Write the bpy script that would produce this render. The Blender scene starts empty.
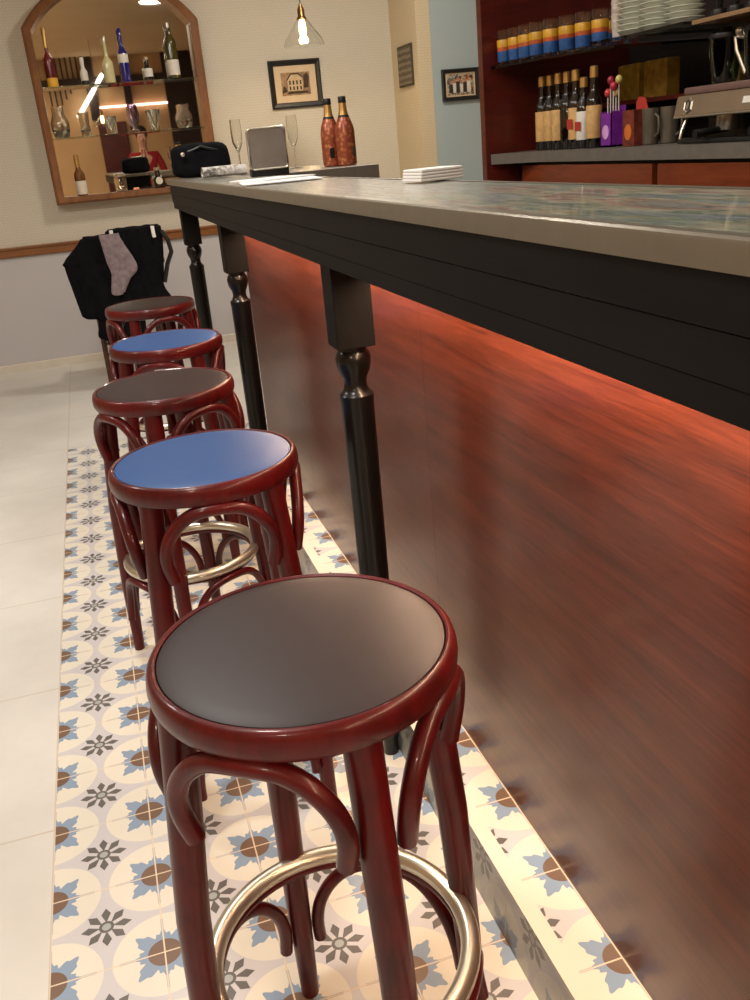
import bpy, bmesh, math, random
from mathutils import Vector, Matrix, noise
random.seed(7)
PI = math.pi
S = bpy.context.scene
COL = S.collection

# ------------------------------------------------------------------ camera (solved from the tile grid)
CX, CY, CZ = 0.31123, -1.31560, 1.31909
PAN, PITCH, ROLL, FPX = 0.265911, -0.373695, -0.093762, 907.69
def cam_axes():
    cp, sp = math.cos(PITCH), math.sin(PITCH); ca, sa = math.cos(PAN), math.sin(PAN)
    F = Vector((sa*cp, ca*cp, sp)); R0 = Vector((ca, -sa, 0)); U0 = R0.cross(F)
    c, s = math.cos(ROLL), math.sin(ROLL)
    return F, R0*c + U0*s, U0*c - R0*s
F_, R_, U_ = cam_axes()
cd = bpy.data.cameras.new('camera'); cam = bpy.data.objects.new('camera', cd); COL.objects.link(cam)
M = Matrix(((R_.x, U_.x, -F_.x, CX), (R_.y, U_.y, -F_.y, CY), (R_.z, U_.z, -F_.z, CZ), (0, 0, 0, 1)))
cam.matrix_world = M
cd.sensor_fit = 'VERTICAL'; cd.sensor_height = 24; cd.lens = FPX/1000*24; cd.clip_start = .05
S.camera = cam

# ------------------------------------------------------------------ node maths
class E:
    def __init__(s, nt, sock): s.nt, s.k = nt, sock
    def _op(s, op, *o):
        n = s.nt.nodes.new('ShaderNodeMath'); n.operation = op
        for i, v in enumerate((s,)+o):
            if isinstance(v, E): s.nt.links.new(v.k, n.inputs[i])
            else: n.inputs[i].default_value = v
        return E(s.nt, n.outputs[0])
    def __add__(s, o): return s._op('ADD', o)
    def __sub__(s, o): return s._op('SUBTRACT', o)
    def __mul__(s, o): return s._op('MULTIPLY', o)
    def __truediv__(s, o): return s._op('DIVIDE', o)
    def lt(s, o): return s._op('LESS_THAN', o)
    def gt(s, o): return s._op('GREATER_THAN', o)
    def f(s, op, *o): return s._op(op, *o)
def new_mat(name):
    m = bpy.data.materials.new(name); m.use_nodes = True
    nt = m.node_tree; b = nt.nodes['Principled BSDF']
    return m, nt, b
def mix(nt, fac, a, b):
    n = nt.nodes.new('ShaderNodeMix'); n.data_type = 'RGBA'
    def put(i, v):
        if isinstance(v, E): nt.links.new(v.k, n.inputs[i])
        elif hasattr(v, 'is_linked') or hasattr(v, 'links'): nt.links.new(v, n.inputs[i])
        elif isinstance(v, (tuple, list)): n.inputs[i].default_value = tuple(v)+(1,)*(4-len(v))
        else: n.inputs[i].default_value = v
    put(0, fac); put(6, a); put(7, b)
    return n.outputs[2]
def coord(nt, kind='Object', scale=(1, 1, 1), rot=(0, 0, 0)):
    tc = nt.nodes.new('ShaderNodeTexCoord'); mp = nt.nodes.new('ShaderNodeMapping')
    mp.inputs['Scale'].default_value = scale; mp.inputs['Rotation'].default_value = rot
    nt.links.new(tc.outputs[kind], mp.inputs[0]); return mp.outputs[0]
def world_xyz(nt):
    g = nt.nodes.new('ShaderNodeNewGeometry'); s = nt.nodes.new('ShaderNodeSeparateXYZ')
    nt.links.new(g.outputs['Position'], s.inputs[0])
    return [E(nt, s.outputs[i]) for i in range(3)], g.outputs['Position']
def noise_tex(nt, vec, scale, detail=3, rough=.5, dist=0):
    n = nt.nodes.new('ShaderNodeTexNoise'); n.inputs['Scale'].default_value = scale
    n.inputs['Detail'].default_value = detail; n.inputs['Roughness'].default_value = rough
    n.inputs['Distortion'].default_value = dist
    nt.links.new(vec, n.inputs['Vector']); return E(nt, n.outputs['Fac'])
def ramp(nt, fac, stops):
    r = nt.nodes.new('ShaderNodeValToRGB'); nt.links.new(fac.k, r.inputs[0])
    els = r.color_ramp.elements
    while len(els) < len(stops): els.new(.5)
    for e, (p, c) in zip(els, stops): e.position = p; e.color = tuple(c)+(1,)
    return r.outputs[0]
def bump(nt, b, h, strength=.2, dist=.002):
    n = nt.nodes.new('ShaderNodeBump'); n.inputs['Strength'].default_value = strength; n.inputs['Distance'].default_value = dist
    nt.links.new(h.k, n.inputs['Height']); nt.links.new(n.outputs[0], b.inputs['Normal'])
def srgb(r, g, b):
    f = lambda c: (c/255/12.92 if c/255 <= .04045 else ((c/255+.055)/1.055)**2.4)
    return (f(r), f(g), f(b))
def plain(name, c, rough=.5, metal=0, var=.12, scale=14, coat=0, emis=0, ecol=None, bmp=0, spec=None):
    m, nt, b = new_mat(name)
    n = noise_tex(nt, coord(nt), scale, 3)
    d = tuple(x*(1-var) for x in c); l = tuple(min(1, x*(1+var)) for x in c)
    nt.links.new(ramp(nt, n, [(.3, d), (.7, l)]), b.inputs['Base Color'])
    b.inputs['Roughness'].default_value = rough; b.inputs['Metallic'].default_value = metal
    if spec is not None: b.inputs['Specular IOR Level'].default_value = spec
    if coat: b.inputs['Coat Weight'].default_value = coat; b.inputs['Coat Roughness'].default_value = .12
    if emis: b.inputs['Emission Color'].default_value = tuple(ecol or c)+(1,); b.inputs['Emission Strength'].default_value = emis
    if bmp: bump(nt, b, noise_tex(nt, coord(nt), scale*12, 2), bmp)
    return m
def glass(name, c=(1, 1, 1), rough=.0, ior=1.45):
    m, nt, b = new_mat(name)
    b.inputs['Base Color'].default_value = tuple(c)+(1,); b.inputs['Transmission Weight'].default_value = 1
    b.inputs['Roughness'].default_value = rough; b.inputs['IOR'].default_value = ior
    return m
def wood(name, dark, light, rough=.35, sc=(3, 22, 22), coat=0, rot=(0, 0, 0), kind='Object', bm=.05, spec=.5, cr=.1):
    m, nt, b = new_mat(name)
    v = coord(nt, kind, sc, rot)
    n = noise_tex(nt, v, 1.6, 6, .6, .6); n2 = noise_tex(nt, v, 7, 3, .7)
    nt.links.new(ramp(nt, n*.65+n2*.35, [(.3, dark), (.7, light)]), b.inputs['Base Color'])
    b.inputs['Roughness'].default_value = rough
    if coat: b.inputs['Coat Weight'].default_value = coat; b.inputs['Coat Roughness'].default_value = cr
    b.inputs['Specular IOR Level'].default_value = spec
    if bm: bump(nt, b, n2, bm)
    return m

# ------------------------------------------------------------------ tile pattern
CREAM, GREY, BLUE, BROWN, DARK = srgb(216, 212, 198), srgb(194, 193, 196), srgb(126, 149, 174), srgb(104, 77, 58), srgb(84, 82, 80)
def tile_colour(nt, x, y):
    """x, y: node expressions in tile units, star centres on integers"""
    ax = x - x.f('ROUND'); ay = y - y.f('ROUND')
    r = (ax*ax + ay*ay).f('SQRT'); th = ay.f('ARCTAN2', ax)
    c = mix(nt, r.lt(.462), GREY, CREAM)
    R = (th*8).f('COSINE')*.042 + .252 - (th*4).f('COSINE')*.036 + (th*24).f('COSINE')*.017
    star = r.lt(R)
    lat = ax.f('ABSOLUTE').f('MINIMUM', ay.f('ABSOLUTE'))
    spike = lat.lt(.011)*r.lt(.40)
    c = mix(nt, star.f('MAXIMUM', spike), c, BLUE)
    c = mix(nt, r.lt(.15), c, BROWN)
    c = mix(nt, lat.lt(.007), c, srgb(216, 198, 172))
    fx = x - x.f('FLOOR') - .5; fy = y - y.f('FLOOR') - .5
    fr = (fx*fx + fy*fy).f('SQRT'); ft = fy.f('ARCTAN2', fx)
    ph = ft/(PI/4); ph = (ph - ph.f('ROUND'))*(PI/4)
    al = fr*ph.f('COSINE'); la = (fr*ph.f('SINE')).f('ABSOLUTE')
    up = (al-.055)*.42; dn = (al-.235)*-.62
    prof = up.f('MINIMUM', dn).f('MINIMUM', .046)
    c = mix(nt, la.lt(prof), c, DARK)
    c = mix(nt, fr.lt(.07), c, DARK); c = mix(nt, fr.lt(.042), c, srgb(158, 164, 164))
    return c
def tile_mat(name, mode):
    m, nt, b = new_mat(name)
    (X, Y, Z), pos = world_xyz(nt)
    if mode == 'floor':
        pat = tile_colour(nt, X/.2, Y/.2)
        # large cream slabs
        gx = X/.6 - (X/.6).f('ROUND'); yy = (Y-.42)/.6; gy = yy - yy.f('ROUND')
        line = gx.f('ABSOLUTE').f('MINIMUM', gy.f('ABSOLUTE')).lt(.004)
        n = noise_tex(nt, pos, 2.2, 5, .6)
        slab = ramp(nt, n, [(.3, srgb(196, 195, 189)), (.7, srgb(214, 213, 208))])
        slab = mix(nt, line, slab, srgb(188, 180, 166))
        inside = X.gt(0.0)*Y.lt(3.4)*X.lt(1.2)
        c = mix(nt, inside, slab, pat)
    elif mode == 'top':
        c = mix(nt, X.lt(.812)*Y.lt(2.44), tile_colour(nt, (X-.886)/.2, Y/.2), CREAM)
    else:
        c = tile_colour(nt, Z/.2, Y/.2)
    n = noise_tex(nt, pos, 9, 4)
    c2 = mix(nt, n*.16 if mode != 'rise' else n*.5+.35, c, (.45, .42, .38) if mode != 'rise' else (.10, .10, .095))  # riser tiles blended towards near-black: the step's shade painted into their colour
    nt.links.new(c2, b.inputs['Base Color'])
    b.inputs['Roughness'].default_value = .3
    b.inputs['Specular IOR Level'].default_value = .4
    return m
def wallpaper(name, up, low, split):
    m, nt, b = new_mat(name)
    (X, Y, Z), pos = world_xyz(nt)
    br = nt.nodes.new('ShaderNodeTexBrick')
    cmb = nt.nodes.new('ShaderNodeCombineXYZ')
    nt.links.new((X + Y).k, cmb.inputs[0]); nt.links.new(Z.k, cmb.inputs[1])
    nt.links.new(cmb.outputs[0], br.inputs['Vector'])
    br.inputs['Scale'].default_value = 17; br.inputs['Mortar Size'].default_value = .06
    br.inputs['Brick Width'].default_value = .42; br.inputs['Row Height'].default_value = .3
    br.inputs['Mortar Smooth'].default_value = .6
    br.inputs['Color1'].default_value = tuple(up)+(1,); br.inputs['Color2'].default_value = tuple(x*1.03 for x in up)+(1,)
    br.inputs['Mortar'].default_value = tuple(x*.92 for x in up)+(1,)
    n = noise_tex(nt, pos, 1.5, 2)
    lowc = ramp(nt, n, [(.3, tuple(x*.97 for x in low)), (.7, low)])
    nt.links.new(mix(nt, Z.lt(split), br.outputs[0], lowc), b.inputs['Base Color'])
    b.inputs['Roughness'].default_value = .75
    return m

# ------------------------------------------------------------------ mesh builder
class MB:
    def __init__(s): s.v, s.f, s.m, s.wn = [], [], [], False
    def _add(s, vs, fs, mi=0):
        o = len(s.v); s.v += [tuple(v) for v in vs]; s.f += [tuple(i+o for i in f) for f in fs]; s.m += [mi]*len(fs); return s
    def box(s, x0, x1, y0, y1, z0, z1, mi=0, bev=0, T=None):
        bm = bmesh.new()
        bmesh.ops.create_cube(bm, size=1)
        for v in bm.verts: v.co = Vector(((x0+x1)/2+v.co.x*(x1-x0), (y0+y1)/2+v.co.y*(y1-y0), (z0+z1)/2+v.co.z*(z1-z0)))
        if bev: s.wn = True
        if bev: bmesh.ops.bevel(bm, geom=list(bm.edges), offset=bev, segments=2, profile=.6, affect='EDGES')
        if T: bm.transform(T)
        s.bm(bm, mi); return s
    def bm(s, bm, mi=0):
        bm.verts.index_update()
        s._add([v.co[:] for v in bm.verts], [[v.index for v in f.verts] for f in bm.faces], mi); bm.free(); return s
    def lathe(s, prof, c=(0, 0, 0), seg=24, mi=0, T=None, capb=True, capt=True):
        vs, fs = [], []
        n = len(prof)
        for (r, z) in prof:
            for k in range(seg):
                a = 2*PI*k/seg; vs.append(Vector((r*math.cos(a), r*math.sin(a), z)))
        for i in range(n-1):
            for k in range(seg):
                k2 = (k+1) % seg
                fs.append((i*seg+k, i*seg+k2, (i+1)*seg+k2, (i+1)*seg+k))
        if capb and prof[0][0] > 1e-5: fs.append(tuple(range(seg-1, -1, -1)))
        if capt and prof[-1][0] > 1e-5: fs.append(tuple((n-1)*seg+k for k in range(seg)))
        if T: vs = [T @ v for v in vs]
        return s._add([v+Vector(c) for v in vs], fs, mi)
    def tube(s, pts, rad, seg=10, closed=False, mi=0, flat=1.0):
        pts = [Vector(p) for p in pts]; n = len(pts)
        rs = rad if isinstance(rad, (list, tuple)) else [rad]*n
        vs, fs = [], []
        up = None
        for i in range(n):
            if closed: t = pts[(i+1) % n]-pts[i-1]
            else: t = pts[min(i+1, n-1)]-pts[max(i-1, 0)]
            t.normalize()
            if up is None:
                up = Vector((0, 0, 1)) if abs(t.z) < .9 else Vector((1, 0, 0))
            if closed: up = Vector((0, 0, 1))
            u = (up - t*up.dot(t)).normalized(); w = t.cross(u); up = u
            for k in range(seg):
                a = 2*PI*k/seg
                vs.append(pts[i]+(u*math.cos(a)*flat+w*math.sin(a))*rs[i])
        for i in range(n if closed else n-1):
            j = (i+1) % n
            for k in range(seg):
                k2 = (k+1) % seg
                fs.append((i*seg+k, i*seg+k2, j*seg+k2, j*seg+k))
        if not closed:
            fs.append(tuple(range(seg-1, -1, -1))); fs.append(tuple((n-1)*seg+k for k in range(seg)))
        return s._add(vs, fs, mi)
    def prism(s, poly, axis, a, b, mi=0):
        """poly of 2D points extruded along axis from a to b"""
        def P(p, t):
            return {'x': (t, p[0], p[1]), 'y': (p[0], t, p[1]), 'z': (p[0], p[1], t)}[axis]
        n = len(poly)
        vs = [P(p, a) for p in poly]+[P(p, b) for p in poly]
        fs = [tuple(range(n)), tuple(range(2*n-1, n-1, -1))]+[(i, i+n, (i+1) % n+n, (i+1) % n) for i in range(n)]
        return s._add(vs, fs, mi)
    def ball(s, c, r, mi=0, sc=(1, 1, 1), seg=16):
        bm = bmesh.new(); bmesh.ops.create_uvsphere(bm, u_segments=seg, v_segments=seg//2+2, radius=r)
        for v in bm.verts: v.co = Vector((v.co.x*sc[0]+c[0], v.co.y*sc[1]+c[1], v.co.z*sc[2]+c[2]))
        return s.bm(bm, mi)
    def build(s, name, mats, parent=None, world=False, smooth=True, ang=38):
        me = bpy.data.meshes.new(name)
        vs = s.v
        if world and parent is not None:
            q = parent.location; vs = [(v[0]-q.x, v[1]-q.y, v[2]-q.z) for v in vs]
            p2 = parent.parent
            while p2 is not None:
                q = p2.location; vs = [(v[0]-q.x, v[1]-q.y, v[2]-q.z) for v in vs]; p2 = p2.parent
        me.from_pydata(vs, [], s.f)
        if not isinstance(mats, (list, tuple)): mats = [mats]
        for m in mats: me.materials.append(m)
        for p, mi in zip(me.polygons, s.m): p.material_index = mi; p.use_smooth = smooth
        bm = bmesh.new(); bm.from_mesh(me); bmesh.ops.recalc_face_normals(bm, faces=bm.faces); bm.to_mesh(me); bm.free()
        if smooth: me.set_sharp_from_angle(angle=math.radians(ang))
        me.update()
        o = bpy.data.objects.new(name, me); COL.objects.link(o)
        if s.wn and smooth:
            w_ = o.modifiers.new('even_normals', 'WEIGHTED_NORMAL'); w_.keep_sharp = True; w_.weight = 100
        if parent is not None: o.parent = parent
        return o
def tag(o, label, cat, group=None, kind=None):
    if label: o['label'] = label
    if cat: o['category'] = cat
    if group: o['group'] = group
    if kind: o['kind'] = kind
    return o
def thing(name, loc, label, cat, group=None, rz=0):
    o = bpy.data.objects.new(name, None); COL.objects.link(o); o.location = loc; o.rotation_euler = (0, 0, rz)
    o.empty_display_size = .05
    return tag(o, label, cat, group)
def struct(mb, name, mat, **k):
    o = mb.build(name, mat, **k); o['kind'] = 'structure'; return o
def dup(root, loc, rz=0, label=None, scale=None):
    r = root.copy(); COL.objects.link(r); r.location = loc; r.rotation_euler = (0, 0, rz)
    if label: r['label'] = label
    if scale: r.scale = scale
    for ch in list(root.children):
        c = ch.copy(); COL.objects.link(c); c.parent = r
        for g in ch.children:
            d = g.copy(); COL.objects.link(d); d.parent = c
    return r
def ray(px, py):
    return F_ + R_*((px-375)/FPX) - U_*((py-500)/FPX)
def at_y(px, py, Y):
    d = ray(px, py); t = (Y-CY)/d.y; return Vector((CX+t*d.x, Y, CZ+t*d.z))
def at_x(px, py, X):
    d = ray(px, py); t = (X-CX)/d.x; return Vector((X, CY+t*d.y, CZ+t*d.z))

# ------------------------------------------------------------------ materials
M_floor = tile_mat('patterned_and_cream_tile', 'floor')
M_ktop = tile_mat('tile_top', 'top'); M_krise = tile_mat('tile_riser_painted_shade', 'rise')
M_wall = wallpaper('wallpaper_over_grey_paint', srgb(200, 193, 176), srgb(186, 184, 186), .83)
M_wallR = wallpaper('wallpaper_side', srgb(200, 184, 152), srgb(196, 192, 190), .83)
M_blue = plain('blue_grey_paint', srgb(158, 172, 174), .75, var=.03, scale=2)
M_tan = plain('tan_plaster', srgb(196, 160, 116), .8, var=.05, scale=3)
M_ceil = plain('ceiling_paint', srgb(206, 178, 138), .9, var=.03, scale=2)
M_dado = wood('dado_wood', srgb(104, 62, 28), srgb(146, 92, 46), .4, (3, 20, 20))
M_base = plain('baseboard_tile', srgb(204, 197, 184), .4, var=.04)
M_dkwood = wood('dark_beam_wood', srgb(30, 18, 12), srgb(54, 34, 24), .5, (4, 4, 20))
M_mahog = None
M_black = wood('black_stained_wood', srgb(9, 8, 8), srgb(19, 17, 16), .55, (12, 2, 12), bm=.1, spec=.12)
M_blackgl = plain('black_gloss_lacquer', srgb(12, 11, 10), .3, var=.2, coat=.15, spec=.25)
M_steel = plain('brushed_steel', srgb(118, 111, 97), .36, .55, var=.05, scale=40)
M_steelD = plain('dull_steel', srgb(132, 126, 116), .35, .6, var=.06, scale=30)
M_chrome = plain('nickel_ring', srgb(206, 200, 184), .3, .9, var=.04, scale=30)
M_cherry = wood('cherry_lacquer', srgb(42, 5, 7), srgb(92, 11, 13), .38, (8, 8, 3), coat=.22, bm=0, spec=.25, cr=.07)
M_vinB = plain('dark_brown_vinyl', srgb(38, 30, 33), .42, var=.05, scale=60, bmp=.04, spec=.28)
M_vinU = plain('blue_vinyl', srgb(34, 70, 122), .45, var=.04, scale=60, bmp=.04, spec=.32)
M_glass = glass('clear_glass', (.97, .98, .97))
M_gshelf = glass('green_edge_glass', (.80, .90, .85))
M_mirror = plain('mirror_silver', (.80, .77, .70), .015, 1, var=.0)
M_frame = wood('honey_frame_wood', srgb(92, 54, 26), srgb(140, 90, 46), .3, (14, 14, 3), coat=.3)
M_white = plain('white_china', srgb(228, 224, 212), .3, var=.03)
M_paper = plain('white_paper', srgb(232, 230, 226), .7, var=.03)
M_blk = plain('black_plastic', srgb(18, 18, 19), .45, var=.2)
M_cloth = plain('black_cloth', srgb(15, 15, 18), .95, var=.3, scale=30, bmp=.3, spec=.1)
M_cab = wood('red_cabinet_wood', srgb(58, 14, 10), srgb(96, 28, 18), .3, (4, 4, 18), coat=.2)
M_drawer = wood('drawer_wood', srgb(92, 36, 14), srgb(132, 60, 26), .4, (22, 2.5, 22), coat=.2)
M_slab = plain('grey_stone_slab', srgb(104, 98, 90), .35, var=.08, scale=30)
M_dark = plain('dark_brown', srgb(28, 16, 13), .6)  # dark brown of the back panel, base unit and bottle collar
M_gold = plain('gold_foil', srgb(196, 156, 92), .32, .7, var=.1)

def mahogany():
    m, nt, b = new_mat('mahogany_panel')
    v = coord(nt, 'Object', (1, 1.3, 26), (math.radians(-3), 0, 0))
    n = noise_tex(nt, v, 1.5, 5, .6, .5); n2 = noise_tex(nt, v, 9, 4, .7, .2)
    nt.links.new(ramp(nt, n*.55+n2*.45, [(.3, srgb(48, 19, 11)), (.5, srgb(79, 34, 20)), (.72, srgb(104, 49, 30))]), b.inputs['Base Color'])
    b.inputs['Roughness'].default_value = .3
    b.inputs['Coat Weight'].default_value = .2; b.inputs['Coat Roughness'].default_value = .15
    b.inputs['Specular IOR Level'].default_value = .4
    return m
M_mahog = mahogany()

def bar_top_mat():
    m, nt, b = new_mat('collage_under_glass')
    (X, Y, Z), pos = world_xyz(nt)
    mp = nt.nodes.new('ShaderNodeMapping'); mp.inputs['Scale'].default_value = (30, 2.2, 1); mp.inputs['Rotation'].default_value = (0, 0, .35)
    nt.links.new(pos, mp.inputs[0])
    n = noise_tex(nt, mp.outputs[0], 1.6, 6, .7, .8)
    base = ramp(nt, n, [(.34, srgb(56, 57, 57)), (.44, srgb(162, 159, 150)), (.5, srgb(84, 83, 79)), (.56, srgb(188, 184, 174)), (.64, srgb(92, 91, 87))])
    mp2 = nt.nodes.new('ShaderNodeMapping'); mp2.inputs['Scale'].default_value = (14, 5, 1); nt.links.new(pos, mp2.inputs[0])
    n2 = noise_tex(nt, mp2.outputs[0], 1.3, 3, .5)
    col = ramp(nt, n2, [(.36, srgb(74, 96, 112)), (.46, srgb(86, 112, 84)), (.52, srgb(150, 140, 110)), (.6, srgb(122, 70, 56)), (.66, srgb(90, 96, 92))])
    fade = (Y*-1.0 + .35)*1.2
    fade = fade.f('MAXIMUM', 0.0).f('MINIMUM', .5)
    c = mix(nt, fade, base, col)
    nt.links.new(c, b.inputs['Base Color'])
    b.inputs['Roughness'].default_value = .3
    b.inputs['Specular IOR Level'].default_value = .3
    b.inputs['Coat Weight'].default_value = .35; b.inputs['Coat Roughness'].default_value = .06
    return m
M_bartop = bar_top_mat()

# ================================================================== SETTING
YW = 5.67
struct(MB().box(-3.2, 4.4, -5.2, YW, -.05, 0), 'floor', M_floor, smooth=False)
struct(MB().box(-3.2, 4.4, -5.2, YW+.1, 3.1, 3.2), 'ceiling', M_ceil, smooth=False)
struct(MB().box(-3.2, 2.655, YW, YW+.1, 0, 3.1), 'wall_back', M_wall, smooth=False)
struct(MB().box(2.655, 2.755, 5.117, YW+.1, 0, 3.1), 'wall_side', M_wallR, smooth=False)
struct(MB().box(2.756, 4.4, 5.117, 5.217, 0, 3.1), 'wall_alcove', M_blue, smooth=False)
struct(MB().box(-3.3, -3.2, -5.2, YW+.1, 0, 3.1), 'wall_left', M_tan, smooth=False)
struct(MB().box(-3.2, 4.4, -5.3, -5.2, 0, 3.1), 'wall_front', M_tan, smooth=False)
struct(MB().box(4.4, 4.5, -5.2, 5.217, 0, 3.1), 'wall_right', M_tan, smooth=False)
struct(MB().prism([(YW, .795), (YW-.018, .795), (YW-.022, .803), (YW-.022, .842), (YW-.03, .848), (YW-.03, .858), (YW, .862)], 'x', -3.2, 2.655), 'trim_1', M_dado, smooth=False)
struct(MB().prism([(YW, 0), (YW-.012, 0), (YW-.012, .052), (YW-.006, .058), (YW, .058)], 'x', -3.2, 2.655), 'baseboard_back', M_base, smooth=False)
# behind the camera, seen only in the mirror: beams and posts of the opposite wall
bmz = MB().box(-3.2, 4.4, -5.2, -5.12, 2.62, 2.78)
bmz.box(.72, .88, -5.2, -5.1, 2.1, 3.1).box(1.34, 1.46, -5.2, -5.1, 1.9, 3.1).box(2.05, 2.55, -5.2, -5.1, 0, 3.1)
struct(bmz, 'trim_2', M_dkwood, smooth=False)
struct(MB().box(.80, 1.28, -5.2, -5.16, 0, 2.05, bev=.01), 'door_1', M_cab, smooth=False)

# ================================================================== BAR COUNTER
bar = thing('bar_counter', (.887, 1.0, 0), 'long bar counter with steel edged top, black apron, turned black posts and mahogany front', 'bar counter')
seams = [-2.6, -.87, .349, 1.57, 2.42]
for a, b_ in zip(seams[:-1], seams[1:]):
    MB().box(.887, .907, a+.0002, b_-.0002, .12, 1.12, bev=.0006).build('front_panel', M_mahog, bar, world=True)
MB().box(.887, 1.38, 2.42, 2.44, .12, 1.12).build('end_panel', M_mahog, bar, world=True)
pl = MB()
pl._add([(.783, -2.6, .12), (.905, -2.6, .12), (.905, 2.43, .12), (1.38, 2.43, .12), (1.38, 2.54, .12), (.783, 2.54, .12)], [(0, 1, 2, 5), (2, 3, 4, 5)], 0)
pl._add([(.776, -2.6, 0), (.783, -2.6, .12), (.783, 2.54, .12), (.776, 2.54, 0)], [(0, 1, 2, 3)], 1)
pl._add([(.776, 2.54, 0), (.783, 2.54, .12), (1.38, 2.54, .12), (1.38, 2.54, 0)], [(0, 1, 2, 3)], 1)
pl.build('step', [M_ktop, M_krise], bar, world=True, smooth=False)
M_led = plain('warm_led', (1, .30, .10), .5, emis=4, ecol=(1, .28, .08))
MB().box(.845, .86, -2.5, 2.38, 1.112, 1.118).build('light_strip', M_led, bar, world=True, smooth=False)

top = bar
T0, YE = 1.2415, 3.30
MB().box(.716, .957, -2.6, YE-.01, 1.2225, T0, bev=.0012).build('countertop', M_bartop, top, world=True)
ed = MB().prism([(.700, 1.2205), (.713, 1.2205), (.718, 1.2235), (.718, 1.2432), (.704, 1.2436), (.7008, 1.2418), (.700, 1.239)], 'y', -2.6, YE)
ed.prism([(.957, 1.222), (.968, 1.222), (.968, 1.2428), (.957, 1.2428)], 'y', -2.6, 2.15)
ed.box(.7, .968, YE-.012, YE, 1.2205, 1.243)
ed.build('edge_trim', M_steel, top, world=True, ang=30)
ap = MB()
ap.box(.7035, .735, -2.6, 3.2, 1.181, 1.2205, bev=.0008).box(.7045, .735, -2.6, 3.18, 1.144, 1.1802, bev=.0008).box(.7055, .735, -2.6, 3.16, 1.1185, 1.1435, bev=.001)
ap.box(.735, .96, 3.1, 3.16, 1.1185, 1.2205)
ap.build('apron', M_black, top, world=True)
MB().box(.735, .957, -2.6, 3.1, 1.1195, 1.2225).build('underside_board', M_black, top, world=True, smooth=False)
rt = MB().box(.968, 1.392, 2.15, 3.30, 1.20, 1.2435, bev=.002).box(.97, 1.392, 2.15, 2.17, 1.16, 1.20)
rt.build('return_top', M_steelD, top, world=True)
def post_mb():
    blk = MB().box(-.038, .038, -.038, .038, .957, 1.1185, bev=.003)
    pr = [(.0, .0), (.017, 0), (.0185, .004), (.0185, .035), (.022, .045), (.022, .055), (.0285, .065), (.030, .10), (.0315, .45), (.0335, .845), (.0345, .852), (.0345, .860), (.031, .864), (.0285, .866), (.0235, .874), (.0225, .884), (.0245, .895), (.031, .908), (.0345, .922), (.035, .934), (.032, .944), (.028, .949), (.028, .958)]
    return blk, MB().lathe(pr, seg=32)
pb, ps = post_mb()
first_post = None
for Y in (.385, 1.815, 3.08):
    if first_post is None:
        p = ps.build('support_post', M_blackgl, top); p.location = (.757-.887, Y-1.0, 0)
        q = pb.build('post_block', M_black, p)
        first_post = (p, q)
    else:
        p = first_post[0].copy(); COL.objects.link(p); p.parent = top; p.location = (.757-.887, Y-1.0, 0)
        q = first_post[1].copy(); COL.objects.link(q); q.parent = p

# ================================================================== BAR STOOLS
def make_stool():
    root = thing('bar_stool', (0, 0, 0), '', 'bar stool', 'bentwood bar stools along the bar')
    rim = [(.150, .742), (.172, .7405), (.180, .743), (.1835, .750), (.1845, .760), (.1835, .769), (.1815, .776), (.1780, .7800), (.1745, .7808), (.1718, .779), (.171, .770)]
    MB().lathe(rim, seg=72, capb=False, capt=False).build('seat_rim', M_cherry, root)
    pad = [(.02, .742), (.171, .7425), (.1713, .7760), (.1695, .7788), (.163, .7802), (.145, .7816), (.10, .7832), (.05, .7838), (.0001, .784)]
    MB().lathe(pad, seg=72, capt=False).build('seat_pad', M_vinB, root)
    legs = []
    for k in range(4):
        a = k*PI/2
        zs = [0, .02, .2, .45, .742]; rr = [.203, .2025, .198, .186, .158]; th = [.0145, .0152, .019, .0215, .022]
        pts = [(r*math.cos(a), r*math.sin(a), z) for r, z in zip(rr, zs)]
        MB().tube(pts, th, 14).build('leg', M_cherry, root)
    def leg_r(z):
        zs = [0, .2, .45, .742]; rr = [.203, .198, .186, .158]
        for i in range(3):
            if zs[i] <= z <= zs[i+1]: return rr[i]+(rr[i+1]-rr[i])*(z-zs[i])/(zs[i+1]-zs[i])
        return rr[-1]
    def arch(k, zb, zt, pw, rt, th, off, bulge, flare):
        pts = []
        n = 36
        for i in range(n+1):
            s = i/n*2-1
            ang = s*PI/2
            # super-ellipse in (angle, height): vertical feet beside the legs, flat crown
            ca, sa = math.cos(ang), math.sin(ang)
            hx = (1 if sa >= 0 else -1)*abs(sa)**pw; hz = max(0, ca)**pw
            z = zb+(zt-zb)*hz
            r0 = leg_r(zb)+.001
            r = r0+(rt-r0)*hz+bulge*math.sin(PI*min(1, hz*1.05))
            half = PI/4-off
            a = k*PI/2+PI/4+hx*(half+flare*math.sin(PI*hz))
            pts.append((r*math.cos(a), r*math.sin(a), z))
        return pts
    for k in range(4):
        MB().tube(arch(k, .594, .733, .78, .174, .0125, .215, .012, .03), .0125, 10).build('upper_arch', M_cherry, root)
    for k in range(4):
        MB().tube(arch(k, .112, .270, .8, .182, .0105, .15, 0, .02), .0105, 10).build('lower_arch', M_cherry, root)
    ring = [(.177*math.cos(a), .177*math.sin(a), .296) for a in [2*PI*i/80 for i in range(80)]]
    MB().tube(ring, .0138, 14, True).build('foot_ring', M_chrome, root)
    hoop = [(.173*math.cos(a), .173*math.sin(a), .284) for a in [2*PI*i/80 for i in range(80)]]
    MB().tube(hoop, .0095, 10, True).build('ring_backing', M_cherry, root)
    return root
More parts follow.
